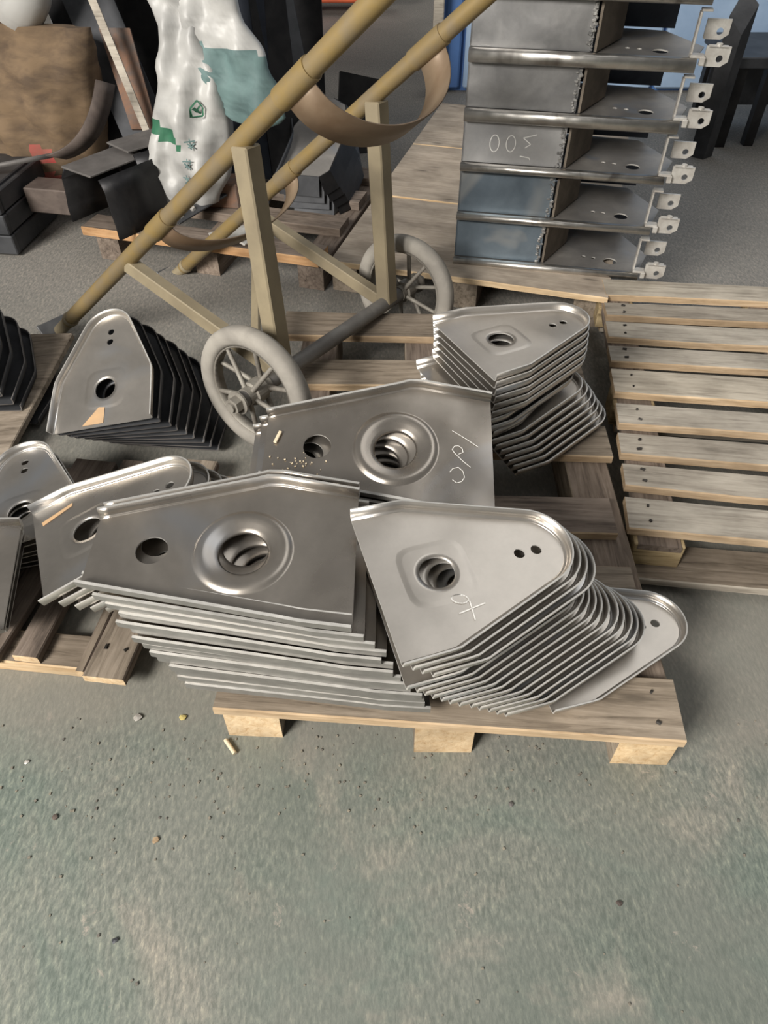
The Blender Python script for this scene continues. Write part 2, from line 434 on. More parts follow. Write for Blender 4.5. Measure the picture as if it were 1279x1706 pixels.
# back pallets in one line, front edges turned about 16 degrees
yd = math.radians(-15.8); cd, sd = math.cos(yd), math.sin(yd)
def dpt(u, v): return (-1.21 + u * cd - v * sd, 2.80 + u * sd + v * cd)
palD = thing('wooden_pallet', (-.72, 3.1, 0), 'fresh orange edged pallet at back left under the scrap brackets', 'pallet', 'wooden pallets')
for v in (.06, .32, .58, .84):
    sd2 = M['orange_wood'] if v < .1 else M['deck_c']
    board(palD, dpt(0, v), dpt(1.0, v), .12, .034, TOP, [M['deck_c'], sd2, sd2])
for u in (.09, .52, .96):
    board(palD, dpt(u, .02), dpt(u, .92), .10, .104, TOP - .0345, [M['deck_c']] * 3, name='stringer')
palE = thing('plywood_pallet', (.35, 3.3, 0), 'pallet topped with stained plywood under the tall bracket stack', 'pallet', 'wooden pallets')
g = MB(); L0, L1, V1 = 1.03, 2.06, 1.90
for i in range(3):
    v0, v1 = [(0.0, .62), (.625, 1.25), (1.255, 1.90)][i]
    board(palE, dpt(L0 + .02, (v0 + v1) / 2), dpt(L1, (v0 + v1) / 2), v1 - v0, .020, TOP, [M['sheet'], M['pale'], M['pale']], name='plywood_sheet', slack=.003)
for u in (1.09, 1.55, 2.0):
    board(palE, dpt(u, .04), dpt(u, 1.86), .10, .118, TOP - .0205, [M['deck_c'], M['deck_c'], M['deck_b']], name='stringer')

# ---------------------------------------------------------------- pressed plates
LIP = .020
RIM = [(0, 0), (.0030, .0004), (.0054, .0020), (.0066, .0055), (.0095, LIP), (.0125, LIP - .0005), (.0096, .0045), (.0080, .0002), (.0050, -.0024), (0, -.003)]
RIM_Q = [(0, 0), (.0030, .0004), (.0052, .0022), (.0060, .006), (.0078, LIP), (.0132, LIP - .0006), (.0124, .0030), (.0100, -.0004), (.0060, -.0024), (0, -.003)]
def rim_mesh(name, paths, mats, rim=RIM):
    g = MB()
    for path in paths:
        n = len(path); nor = []
        for i in range(n):
            a = path[max(i - 1, 0)]; b = path[min(i + 1, n - 1)]
            d1 = (Vector(path[i]) - Vector(a)); d2 = (Vector(b) - Vector(path[i]))
            if d1.length < 1e-9: d1 = d2
            if d2.length < 1e-9: d2 = d1
            d1.normalize(); d2.normalize()
            n1 = Vector((-d1.y, d1.x)); n2 = Vector((-d2.y, d2.x)); m_ = (n1 + n2); m_.normalize()
            nor.append(m_ / max(.5, m_.dot(n1)))
        def fr(i):
            p = path[i]; return Vector((p[0], p[1], 0)), Vector((nor[i].x, nor[i].y, 0)), Vector((0, 0, 1))
        # index 4 is the cut top edge of the lip
        g.sweep(path, rim, fr, smooth=True, matf=lambda q: 1 if q == 4 else 2 if (rim is RIM_Q and q == 5) else 0, capmat=1)
    me = g.mesh(name, mats)
    me.polygons.foreach_set('use_smooth', [p.material_index == 0 for p in me.polygons])
    return me

def fill(loops, zmap=None):
    """triangulated planar sheet bounded by loops"""
    bm = bmesh.new(); allv = []
    for lp in loops:
        vs = [bm.verts.new((x, y, 0)) for x, y in lp]; allv.append(vs)
        for i in range(len(vs)): bm.edges.new((vs[i], vs[(i + 1) % len(vs)]))
    bmesh.ops.triangle_fill(bm, use_beauty=True, use_dissolve=False, edges=bm.edges[:], normal=(0, 0, 1))
    return bm, allv
def circle(cx, cy, r, n): return [(cx + r * math.cos(2 * PI * i / n), cy + r * math.sin(2 * PI * i / n)) for i in range(n)]
def rsquare(cx, cy, h, r, n):
    out = []
    for i in range(n):
        t = 2 * PI * (i) / n; c, s = math.cos(t), math.sin(t); p = 5.0
        k = (abs(c) ** p + abs(s) ** p) ** (-1 / p); out.append((cx + h * k * c, cy + h * k * s))
    return out
def band(bm, ring, pts, z, mat=0):
    vs = [bm.verts.new((x, y, z)) for x, y in pts]; n = len(vs)
    for i in range(n):
        f = bm.faces.new((ring[i], ring[(i + 1) % n], vs[(i + 1) % n], vs[i])); f.material_index = mat
    return vs
def finish_sheet(bm, name, mats, th=.003):
    bmesh.ops.recalc_face_normals(bm, faces=bm.faces[:])
    up = sum(f.normal.z * f.calc_area() for f in bm.faces)
    if up < 0: bmesh.ops.reverse_faces(bm, faces=bm.faces[:])
    for f in bm.faces: f.smooth = any(abs(v.co.z) > 1e-5 for v in f.verts)
    top = bm.faces[:]
    r = bmesh.ops.solidify(bm, geom=top, thickness=th)
    me = bpy.data.meshes.new(name); bm.to_mesh(me); bm.free()
    for m in mats: me.materials.append(m)
    zmin = min(v.co.z for v in me.vertices)
    if zmin > -.001:      # solidified upwards: push down
        for v in me.vertices: v.co.z -= th
    # cut edges of base and holes in bright steel, flat shaded
    for p in me.polygons:
        if abs(p.normal.z) < .25 : p.material_index = 1; p.use_smooth = False
    me.update(); return me

def plate_p(name, b0=.139, xb=.092, b1=.137, xt=.273, R=.066, hm=.109, s1=.261, s2=.293, mats=None):
    mats = mats or [M['plate'], M['edge']]
    d = math.hypot(xt - xb, b1); ang = math.atan2(b1, -(xt - xb)) - math.acos(R / d)
    side = [(0, b0), (xb * .85, b0 + (b1 - b0) * .85), (xb, b1 - .001), (xb + .016, b1 - .007)]
    t = (xt + R * math.cos(ang), R * math.sin(ang))
    na = 22
    arc = [(xt + R * math.cos(ang - 2 * ang * i / na), R * math.sin(ang - 2 * ang * i / na)) for i in range(na + 1)]
    path = side + arc + [(x, -y) for x, y in side[::-1]]
    n = 32
    bm, lv = fill([path, rsquare(hm, 0, .062, .02, n), circle(s1, 0, .0098, 16), circle(s2, 0, .0098, 16)])
    for hh, z in ((.0605, .0001), (.056, .0007), (.0525, .0011), (.051, .0012)): lv[1] = band(bm, lv[1], rsquare(hm, 0, hh, .018, n), z)
    r = band(bm, lv[1], circle(hm, 0, .040, n), .0012)
    r = band(bm, r, circle(hm, 0, .0305, n), .0011)
    sh = finish_sheet(bm, name + '_sheet', mats)
    rm = rim_mesh(name + '_flange', [path], mats)
    return sh, rm
def plate_q(name, mats=None):
    mats = mats or [M['plate_dark'], M['edge'], M['lip']]
    w0, Lp, w1, L, w2, a1, a2 = .065, .305, .150, .465, .118, .107, .267
    U = [(0, w0), (.018, w0 + .005), (Lp - .03, w1 - .010), (Lp - .008, w1 - .0025), (Lp + .018, w1 - .003), (Lp + .05, w1 - .010), (L, w2)]
    D = [(0, -w0), (.018, -w0 - .004), (.20, -.101), (.345, -.127), (.38, -.134), (L, -.144)]
    loop = U + D[::-1]
    n = 48
    bm, lv = fill([loop, circle(a1, 0, .0285, 32), circle(a2, 0, .090, n)])
    r = lv[2]
    for rr, z in ((.0885, .0002), (.0865, .0010), (.0835, .0030), (.080, .0050), (.074, .0062), (.068, .0052), (.060, .0020), (.052, -.0014), (.046, -.0040), (.0425, -.0080)):
        r = band(bm, r, circle(a2, 0, rr, n), z)
    sh = finish_sheet(bm, name + '_sheet', mats)
    rm = rim_mesh(name + '_flange', [U, D[::-1]], mats, RIM_Q)
    return sh, rm

PP = plate_p('small_plate'); PQ = plate_q('large_plate')
PUL = plate_p('leaning_plate', b0=.145, xb=.143, b1=.139, xt=.275, R=.068, hm=.113)
PD = plate_p('shade_toned_plate', b0=.145, xb=.143, b1=.139, xt=.275, R=.068, hm=.113, mats=[M['dark'], M['mid']])  # darker copy of the leaning plate: shade of both fans put into the colour

def put_plate(pair, loc, rot, label, group, name='pressed_plate'):
    o = bpy.data.objects.new(name, pair[0]); COL.objects.link(o)
    o.matrix_world = Matrix.Translation(Vector(loc)) @ rot.to_4x4()
    f = bpy.data.objects.new('flange', pair[1]); COL.objects.link(f); f.parent = o
    return set_props(o, label, 'plate', group)
ORD = ['topmost', 'second from the top', 'third from the top', 'fourth from the top', 'fifth from the top', 'sixth from the top', 'seventh from the top',
       'eighth from the top', 'ninth from the top', 'tenth from the top', 'eleventh from the top', 'twelfth from the top', 'thirteenth from the top',
       'fourteenth from the top', 'fifteenth from the top', 'bottom one']
def rotp(yaw, a, b):
    v = Vector((a, b, 0)); q = Matrix.Identity(3) if v.length < 1e-9 else Matrix.Rotation(v.length, 3, v.normalized())
    return Rz(yaw) @ q

FR = [([-0.0153, 0.7239, 0.473], 0.308, [0.132, 0.029]), ([0.0014, 0.73, 0.4525], 0.304, [0.123, 0.027]), ([0.0174, 0.7357, 0.4319], 0.3, [0.114, 0.025]), ([0.036, 0.7423, 0.4114], 0.295, [0.106, 0.023]), ([-0.0055, 0.7307, 0.3909], 0.291, [0.097, 0.021]), ([0.0129, 0.7373, 0.3703], 0.287, [0.088, 0.019]), ([0.0272, 0.7427, 0.3498], 0.283, [0.079, 0.017]), ([0.0417, 0.7481, 0.3293], 0.279, [0.07, 0.015]), ([0.0588, 0.7541, 0.3087], 0.274, [0.062, 0.014]), ([0.0751, 0.7599, 0.2882], 0.27, [0.053, 0.012]), ([0.0942, 0.7664, 0.2677], 0.266, [0.044, 0.01]), ([0.1173, 0.774, 0.2471], 0.262, [0.035, 0.008]), ([0.1347, 0.7799, 0.2266], 0.258, [0.026, 0.006]), ([0.1561, 0.7867, 0.2061], 0.253, [0.018, 0.004]), ([0.1741, 0.7927, 0.1855], 0.249, [0.009, 0.002]), ([0.1937, 0.7989, 0.165], 0.245, [0.0, 0.0])]
BR = [([0.1874, 1.4647, 0.44], 0.451, [-0.039, 0.004]), ([0.1886, 1.462, 0.4217], 0.448, [-0.036, 0.004]), ([0.1897, 1.4593, 0.4033], 0.444, [-0.034, 0.003]), ([0.1909, 1.4567, 0.385], 0.441, [-0.031, 0.003]), ([0.1903, 1.4532, 0.3667], 0.437, [-0.029, 0.003]), ([0.188, 1.449, 0.3483], 0.434, [-0.026, 0.003]), ([0.1455, 1.4263, 0.33], 0.431, [-0.023, 0.002]), ([0.1614, 1.4305, 0.3117], 0.427, [-0.021, 0.002]), ([0.1775, 1.4348, 0.2933], 0.424, [-0.018, 0.002]), ([0.1921, 1.4382, 0.275], 0.42, [-0.016, 0.002]), ([0.2086, 1.4424, 0.2567], 0.417, [-0.013, 0.001]), ([0.2236, 1.4458, 0.2383], 0.414, [-0.01, 0.001]), ([0.237, 1.4483, 0.22], 0.41, [-0.008, 0.001]), ([0.2487, 1.4501, 0.2017], 0.407, [-0.005, 0.001]), ([0.2623, 1.4526, 0.1833], 0.403, [-0.003, 0.0]), ([0.2761, 1.4551, 0.165], 0.4, [0.0, 0.0])]
fr_top = None
for k, (o, yaw, t) in enumerate(FR):
    lab = 'rounded grey steel plate with raised rim, %s in the front right stack' % ORD[k]
    if k == 0: lab = 'rounded grey steel plate with chalk mark, topmost in the front right stack'
    p = put_plate(PP, o, rotp(yaw, *t), lab, 'plates in the front right stack')
    if k == 0: fr_top = p
put_plate(PP, (.291, .817, .1435), rotp(.232, 0, 0), 'single grey rimmed plate sticking out under the front right stack', 'plates in the front right stack')
br_top = None
for k, (o, yaw, t) in enumerate(BR):
    r = rotp(yaw, *t)
    if k == 8: r = Rz(.16) @ r
    lab = 'rounded steel plate with dark rim edge, %s in the back right stack' % ORD[k]
    if k == 0: lab = 'rounded tan grey steel plate, topmost in the stack beside the slatted pallet'
    p = put_plate(PP, o, r, lab, 'plates in the back right stack')

def lerp_stack(pair, n, o0, o1, f0, f1, text, group, jit=.006, first=None):
    q0, q1 = f0.to_quaternion(), f1.to_quaternion(); out = []
    for k in range(n):
        t = k / (n - 1); o = Vector(o0).lerp(Vector(o1), t); q = q0.slerp(q1, t)
        if 0 < k: o = o + Vector((random.uniform(-jit, jit), random.uniform(-jit, jit) * .5, 0))
        d = first[k] if (first and k < len(first)) else (0, 0)
        o = o + q.to_matrix() @ Vector((d[0], d[1], 0))
        nm = ORD[k] if k < n - 1 else 'bottom one'
        out.append(put_plate(pair, o, q.to_matrix(), text % nm, group))
    return out
fl = lerp_stack(PQ, 15, (-.514, .823, .453), (-.378, .793, .165), Rz(-.016) @ Rx(.12), Rz(.055), 'long brownish plate, %s in the front left stack',
                'plates in the front left stack', .008, [(0, 0), (-.004, .030), (.0, .004), (.004, .003), (.02, .0)])
fl[0]['label'] = 'long brownish steel plate with dished hole, topmost in the front left stack'
ml = lerp_stack(PQ, 14, (-.244, 1.117, .441), (-.235, 1.12, .165), Rz(-.034) @ Rx(.30), Rz(-.03), 'long plate with two holes, %s in the middle stack',
                'plates in the middle stack', .003, [(0, 0), (-.018, 0), (-.034, 0)] + [(-.028, 0)] * 11)
ml[0]['label'] = 'long dark steel plate chalked with a number, topmost in the middle stack'
# small plates at the left
R_ul = axes((-.0402, .9085, .4160), (-.9669, .0697, -.2455))
R_flat = axes((.10, .99, 0), (-.99, .10, 0))
ul = lerp_stack(PUL, 9, (-.755, 1.492, .186), (-.640, 1.60, .020), R_ul, R_flat, 'tilted rounded plate, %s in the fan by the near wheel',
                'plates fanned beside the near wheel', .004)
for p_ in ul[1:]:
    p_.data = PD[0]; p_.children[0].data = PD[1]  # plates below the top take the copy with shade in its colour
ul[0]['label'] = 'tilted rounded plate with tan patch, topmost in the fan beside the near wheel'
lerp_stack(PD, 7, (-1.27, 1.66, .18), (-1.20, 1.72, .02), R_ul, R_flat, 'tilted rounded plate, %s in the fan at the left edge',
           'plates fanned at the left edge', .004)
l1 = lerp_stack(PP, 6, (-.837, 1.082, .176), (-.84, 1.10, .078), axes((-.2835, .9589, -.0154), (-.9432, -.2817, -.1763)), axes((-.25, .95, 0), (-.95, -.25, 0)),
                'rounded plate pointing away, %s in the left pallet pile', 'plates piled on the left pallet')
l1[0]['label'] = 'dull rounded plate with two small holes, topmost of the left pallet pile'
R_l2 = axes((.8654, .4269, .2622), (-.4174, .9038, -.0940))
l2 = lerp_stack(PP, 12, (-.692, .929, .311), (-.47, 1.06, .078), R_l2, Rz(.45), 'pale rounded plate, %s in the pile beside the low pallet',
                'plates piled left of the front left stack', .006)
l2[0]['label'] = 'pale rounded plate with orange smear, left of the front left stack'
lerp_stack(PQ, 9, (-1.196, .808, .290), (-1.32, .97, .078), Rz(.22), Rz(.20), 'long dark plate, %s in the pile cut by the left edge', 'plates piled at the left edge', .004)

# flat marks on plates: chalk strokes and rust patches, children of their plate
def strokes(parent, lines, wdt, z, mat, name='chalk_mark'):
    g = MB()
    for ln in lines:
        for (a, b) in zip(ln[:-1], ln[1:]):
            a, b = Vector(a), Vector(b); d = (b - a); 
            if d.length < 1e-6: continue
            d.normalize(); n_ = Vector((-d.y, d.x)) * wdt / 2; e = d * wdt * .3
            g.add([(*(a - e - n_), z), (*(b + e - n_), z), (*(b + e + n_), z), (*(a - e + n_), z)], [(0, 1, 2, 3)])
    o = g.obj(name, mat, parent, fix=False); return o
def ell(cx, cy, a, b, n=20, t0=0, t1=2 * PI, rot=0):
    c, s = math.cos(rot), math.sin(rot)
    return [(cx + a * math.cos(t0 + (t1 - t0) * i / n) * c - b * math.sin(t0 + (t1 - t0) * i / n) * s,
             cy + a * math.cos(t0 + (t1 - t0) * i / n) * s + b * math.sin(t0 + (t1 - t0) * i / n) * c) for i in range(n + 1)]
for ln in ([(.384, .044), (.410, .026), (.436, .006)],
           [(.419, -.042), (.404, -.028), (.388, -.010), (.383, -.001), (.388, .007), (.396, .008), (.404, .001), (.405, -.008), (.396, -.012)],
           [(.378, -.054), (.384, -.046), (.395, -.043), (.404, -.052), (.407, -.066), (.401, -.076), (.391, -.079), (.383, -.072)]):
    strokes(ml[0], [ln], .0013, .0014, M['chalk'])
for ln in (ell(.128, -.058, .008, .014, 18, 0, 2 * PI, 1.2), [(.118, -.083), (.165, -.076)], [(.142, -.066), (.138, -.100)]):
    strokes(fr_top, [ln], .0022, .0012, M['chalk'])
g = MB(); g.add([(.008, .060, .0012), (.008, -.005, .0012), (.055, -.005, .0012), (.058, .014, .0012)], [(0, 1, 2, 3)]); g.obj('rust_patch', M['tape'], ul[0], fix=False)
g = MB(); g.add([(.018, .095, .0012), (.090, .108, .0012), (.088, .098, .0012), (.02, .082, .0012)], [(0, 1, 2, 3)]); g.obj('rust_patch', M['tape'], l2[0], fix=False)
# splinter of wood and flakes on the middle plate
g = MB(); g.box((0, 0, .003), (.030, .007, .004), ch=.001)
o = g.obj('wood_splinter', M['butt']); o.matrix_world = ml[0].matrix_world @ Matrix.Translation((.025, .018, .0012)) @ Matrix.Rotation(1.25, 4, 'Z')
set_props(o, 'small pale wood splinter lying on the middle long plate', 'splinter')
g = MB()
for i in range(40):
    a, b = random.gauss(.075, .028), random.gauss(-.045, .02)
    s_ = random.uniform(.0006, .0018); g.box((a, b, s_), (s_ * 2, s_ * 1.5, s_), Rz(random.random() * 3))
o = g.obj('pale_flakes', M['butt']); o.matrix_world = ml[0].matrix_world @ Matrix.Translation((0, 0, .001))
set_props(o, 'scatter of tiny pale flakes on the middle long plate', 'debris', None, 'stuff')

# ---------------------------------------------------------------- cylinder trolley lying back on its handles
CB = Matrix(((0.6690123902346823, 0.5427364905011987, -0.5077987038098064), (-0.3779833021696193, 0.836708465359257, 0.3962922750661529), (0.6399617527582625, -0.07318501127006405, 0.7649136612271826)))
CT = Vector((-.179, 2.012, .785)); TS, WW, XH, XD_, WR, XF, XD = .278, .392, -.327, -.507, .186, -1.255, -.659
def cw(x, y, z): return CB @ Vector((x, y, z)) + CT
cart = thing('cylinder_trolley', (-.140, 1.935, 0), 'ochre two wheeled gas cylinder trolley leaning across the pallets', 'trolley')
TR = .0235
def cpart(g, name, mat, parent=None):
    if parent is None: return g.obj(name, mat, cart, True)
    o = g.obj(name, mat, None); me = o.data
    for v in me.vertices: v.co -= cart.location
    o.parent = parent; return o
for s in (-1, 1):
    g = MB(); g.tube(cw(XF + .10, s * TS, 0), cw(1.05, s * TS, 0), TR, n=20)
    t_ = cpart(g, 'rail_tube', M['paint'])
    g = MB(); g.tube(cw(XF + .008, s * TS, 0), cw(XF + .13, s * TS, 0), TR * .86, n=18); g.tube(cw(XF + .115, s * TS, 0), cw(XF + .13, s * TS, 0), TR * 1.12, n=18)
    cpart(g, 'rail_end', M['paint2'], t_)
    # square post from the rail down to the axle
    a, b = cw(.0, s * TS, -.012), cw(XH, s * TS, XD_); L = (b - a).length
    g = MB(); R = axes(b - a, CB.col[1]); g.box((a + b) / 2, (L, .054, .050), R, ch=.004); cpart(g, 'post', M['paint2'])
    a, b = cw(XD, s * TS, -.010), cw(XH - .01, s * TS, XD_ + .01); L = (b - a).length
    g = MB(); R = axes(b - a, CB.col[1]); g.box((a + b) / 2, (L, .040, .040), R, ch=.003); cpart(g, 'brace', M['paint2'])
# lateral cross bar between the braces
a, b = cw(XD + .02, TS, -.02), cw(XH - .06, -TS + .02, XD_ + .10); g = MB()
g.box((a + b) / 2, ((b - a).length, .036, .012), axes(b - a, CB.col[0]), ch=.002); cpart(g, 'cross_bar', M['paint2'])
# cylinder cradles: half hoops under the rails
for xs in (.215, -.43):
    g = MB(); n = 28; th = .004; wd = .044 if xs > 0 else .034; dp = .150 if xs > 0 else .105
    pts = [(-TS * math.cos(PI * i / n), -.015 - dp * math.sin(PI * i / n)) for i in range(n + 1)]
    def fr(i):
        y, z = pts[i]; a = pts[max(i - 1, 0)]; b = pts[min(i + 1, n)]
        d = Vector((0, b[0] - a[0], b[1] - a[1])).normalized(); nn = Vector((0, -d.z, d.y))
        return cw(xs, y, z), CB @ Vector((1, 0, 0)), CB @ nn
    g.sweep(pts, [(-wd, -th / 2), (wd, -th / 2), (wd, th / 2), (-wd, th / 2)], fr, smooth=True)
    o = cpart(g, 'cylinder_strap', M['strap'])
    for p in o.data.polygons: p.use_smooth = len(p.vertices) == 4
    for s in (-1, 1):
        g = MB(); g.tube(cw(xs - wd - .012, s * TS, 0), cw(xs + wd + .012, s * TS, 0), TR + .0035, n=20); cpart(g, 'clamp_sleeve', M['paint'], o)
# toe plate between the feet
for s in (-1, 1):
    g = MB(); g.box(cw(XF + .006, s * (TS + .005), -.01), (.008, .12, .11), CB, ch=.002); cpart(g, 'toe_plate', M['toe'])
g = MB(); g.box(cw(XF + .03, 0, -.045), (.05, 2 * TS - .06, .008), CB, ch=.002); cpart(g, 'toe_bar', M['toe'])
# axle and wheels
g = MB(); g.tube(cw(XH, -WW - .060, XD_), cw(XH, WW + .03, XD_), .0235, n=18); cpart(g, 'axle', M['axle'])
ax = CB.col[1]
for s in (-1, 1):
    c = cw(XH, s * WW, XD_); hw = .027
    g = MB()
    prof = [(WR - .047, -hw * .7), (WR - .036, -hw * .95), (WR - .022, -hw), (WR - .006, -hw * .82), (WR, -hw * .4), (WR, hw * .4), (WR - .006, hw * .82), (WR - .022, hw), (WR - .036, hw * .95), (WR - .047, hw * .7)]
    g.lathe(c, ax, prof, 56)
    tyre = cpart(g, 'tyre', M['rubber'])
    g = MB(); g.lathe(c, ax, [(WR - .053, -hw * .6), (WR - .046, -hw * .6), (WR - .046, hw * .6), (WR - .053, hw * .6), (WR - .050, 0)], 48)
    cpart(g, 'rim', M['spoke'], tyre)
    g = MB(); g.lathe(c, ax, [(.0, -.045), (.026, -.045), (.026, -.022), (.034, -.020), (.034, .020), (.026, .022), (.026, .045), (.0, .045)], 24, smooth=False)
    hub = cpart(g, 'hub', M['spoke'])
    u = CB.col[0]; v = CB.col[2]
    for k in range(10):
        t = 2 * PI * k / 10 + .25; e = u * math.cos(t) + v * math.sin(t); sd_ = .026 if k % 2 else -.026
        g = MB(); g.tube(c + e * .024 + ax * sd_, c + e * (WR - .050) + ax * sd_ * .35, .0075, .0065, n=8); cpart(g, 'spoke', M['spoke'], tyre)
    e0, e1 = c + ax * s * .075, c + ax * s * .098
    g = MB(); g.tube(c + ax * s * .04, e0, .019, n=16); g.tube(e0 - ax * s * .006, e0, .034, n=20); g.tube(e0, e1, .024, n=6, smooth=False); g.tube(e1, e1 + ax * s * .008, .014, n=12); cpart(g, 'axle_nut', M['spoke'])

# ---------------------------------------------------------------- tall stack of welded frames at the back right
YG = math.radians(-10.7); RG = Rz(YG)
def roll_path(n=8, r=.013):
    return [(r * math.cos(t), r * math.sin(t)) for t in [2 * PI * i / n for i in range(n)]]
def make_frame(k, z, last=False):
    names = ['bottom frame with blue box', 'second frame from the bottom, cracked blue box', 'third frame from the bottom, chalked grey box', 'fourth frame from the bottom',
             'fifth frame from the bottom, ragged light rim', 'sixth frame at the top of the picture']
    root = thing('welded_frame', (.256, 2.50, z), 'welded steel frame in the tall stack, ' + names[k], 'frame', 'welded frames in the tall stack', (0, 0, YG))
    # deck with one large and two small holes, rear edge sloping
    loop = [(0.0, .01), (.655, .01), (.70, .16), (.60, .34), (.0, .40)]
    n = 24
    bm, lv = fill([loop, circle(.565, .085, .024, n), circle(.505, .10, .008, 12), (circle(.47, .105, .008, 12))])
    me = finish_sheet(bm, 'deck_plate', [M['mill'], M['edge']], .004)
    o = bpy.data.objects.new('deck_plate', me); COL.objects.link(o); o.parent = root; o.location = (0, 0, .012)
    g = MB(); rr = .013 if k < 4 else .015
    hh = .007 if k < 3 else .020
    prof = [(-.006, .0), (-.012, .006), (-.012, .010 + hh), (-.006, .016 + hh), (.004, .018 + hh), (.012, .016 + hh), (.012, 0)]
    zs = -hh
    g.v = []
    for x in (0, .66): g.v += [(x, p_[0], p_[1] + zs) for p_ in prof]
    m_ = len(prof)
    for q in range(m_): g.f.append((q, (q + 1) % m_, m_ + (q + 1) % m_, m_ + q)); g.m.append(0); g.sm.append(q < 5)
    g.f.append(tuple(range(m_))); g.m.append(0); g.sm.append(False); g.f.append(tuple(range(m_, 2 * m_))); g.m.append(0); g.sm.append(False)
    g.obj('rolled_edge', M['bright'], root)
    # box section
    bx = (.31, .32, .330, .345, .36, .37)[k]; bm_h = .166 - .036
    cm = [M['blue_steel'], M['blue_steel'], M['light_box'], M['grey_box'], M['grey_box'], M['grey_box']][k]
    g = MB(); z0, z1 = .016, .016 + bm_h + .003; t = .006; y0, y1 = .020, .26
    g.box((bx / 2, y0 + t / 2, (z0 + z1) / 2), (bx, t, z1 - z0)); g.box((bx / 2, y1, (z0 + z1) / 2), (bx, t, z1 - z0))
    g.box((bx / 2, (y0 + y1) / 2, z1 - t / 2), (bx, y1 - y0, t)); g.box((t / 2, (y0 + y1) / 2, (z0 + z1) / 2), (t, y1 - y0, z1 - z0))
    b = g.obj('box_section', cm, root)
    g = MB(); rnd = random.Random(k)
    for i in range(16):
        zz = z0 + .005 + (z1 - z0 - .01) * i / 15; rr_ = rnd.uniform(.004, .009)
        g.box((bx - rnd.uniform(.0, .014), y0 - .002, zz), (rr_ * 1.6, .006, rr_), Ry(rnd.uniform(-.6, .6)), ch=.0015)
    g.obj('weld_bead', M['weld'], b)
    g = MB(); g.box((bx + .052, .115, (z0 + z1) / 2 - .003), (.008, .20, z1 - z0 - .006), Rz(-.42)); g.obj('gusset', M['rust_plate'], root)
    g = MB(); g.box((.32, .36, (z0 + z1) / 2), (.62, .006, z1 - z0)); g.obj('back_web', M['navy'], root)
    # right hand bracket: upright strip, foot, pierced tabs
    g = MB(); lx = .640
    g.box((lx + .004, .03, .070), (.006, .026, .112), ch=.001); g.box((lx + .020, .015, .021), (.040, .030, .008), ch=.001)
    g.box((lx + .018, .03, .130), (.030, .026, .006), ch=.001); g.box((lx + .036, .004, .010), (.016, .014, .022), ch=.002)
    br = g.obj('bracket', M['zinc'], root)
    def tab(cx, cy, cz, mat):
        n_ = 20; wd, ht = .034, .036
        loop = [(-wd, -ht * .55), (-wd * .9, -ht * .62), (wd * .45, -ht * .62), (wd, -ht * .25), (wd, ht * .8), (-wd, ht * .8)]
        bm, lv = fill([loop, circle(wd * .25, -ht * .06, .0095, n_)])
        me = finish_sheet(bm, 'tab', [mat, mat], .007)
        o = bpy.data.objects.new('tab', me); COL.objects.link(o); o.parent = br; o.location = (cx, cy, cz); o.rotation_euler = (PI / 2, 0, 0)
    tab(lx + .075, .012, .018, M['zinc']); tab(lx + .070, .085, .070, M['zinc'])
    g = MB(); g.box((lx + .075, .022, .044), (.056, .020, .006), ch=.001); g.tube((lx + .075, .02, .045), (lx + .075, .02, .053), .009, n=8, smooth=False)
    g.obj('bolt_ledge', M['zinc'], br)
    if k == 2:
        u = lambda x, zz: (x, zz)
        lines = [ell(.105, .078, .015, .026, 16), ell(.158, .080, .015, .025, 16), [(.238, .112), (.196, .100), (.222, .082), (.205, .070)], [(.192, .044), (.222, .040), (.226, .034)]]
        gg = MB()
        for ln in lines:
            for (a, c_) in zip(ln[:-1], ln[1:]):
                a_, b_ = Vector(a), Vector(c_); d = (b_ - a_).normalized(); nn = Vector((-d.y, d.x)) * .0014
                gg.add([(p_.x, y0 - .0008, p_.y) for p_ in (a_ - nn, b_ - nn, b_ + nn, a_ + nn)], [(0, 1, 2, 3)])
        gg.obj('chalk_mark', M['chalk'], b, fix=False)
    return root
for k in range(6): make_frame(k, TOP + .004 + .166 * k)

# ---------------------------------------------------------------- dark bench and post behind the tall stack
bench = thing('steel_bench', (1.95, 4.2, 0), 'dark steel bench frame standing behind the tall stack at right', 'bench')
g = MB(); g.box((2.12, 4.30, .40), (.75, .5, .05), ch=.004); g.obj('top', M['dark'], bench, True)
for (a, b) in ((1.80, 4.10), (1.96, 4.12), (2.44, 4.10), (1.80, 4.52), (2.44, 4.52)):
    g = MB(); g.box((a, b, .19), (.05, .05, .38)); g.obj('leg', M['black'], bench, True)
g = MB(); g.box((2.12, 4.47, .22), (.66, .02, .25)); g.obj('back_panel', M['dark'], bench, True)
g = MB(); g.add([(1.60, 3.95, 0), (1.66, 3.90, 0), (1.72, 3.95, 0), (1.66, 4.0, 0), (1.60, 3.95, .62), (1.66, 3.90, .55), (1.72, 3.95, .66), (1.66, 4.0, .72)],
    [(3, 2, 1, 0), (4, 5, 6, 7), (0, 1, 5, 4), (1, 2, 6, 5), (2, 3, 7, 6), (3, 0, 4, 7)])
solo(g, 'steel_post', M['dark'], (1.66, 3.95, 0), 'dark upright steel post beside the tall stack at right', 'post')

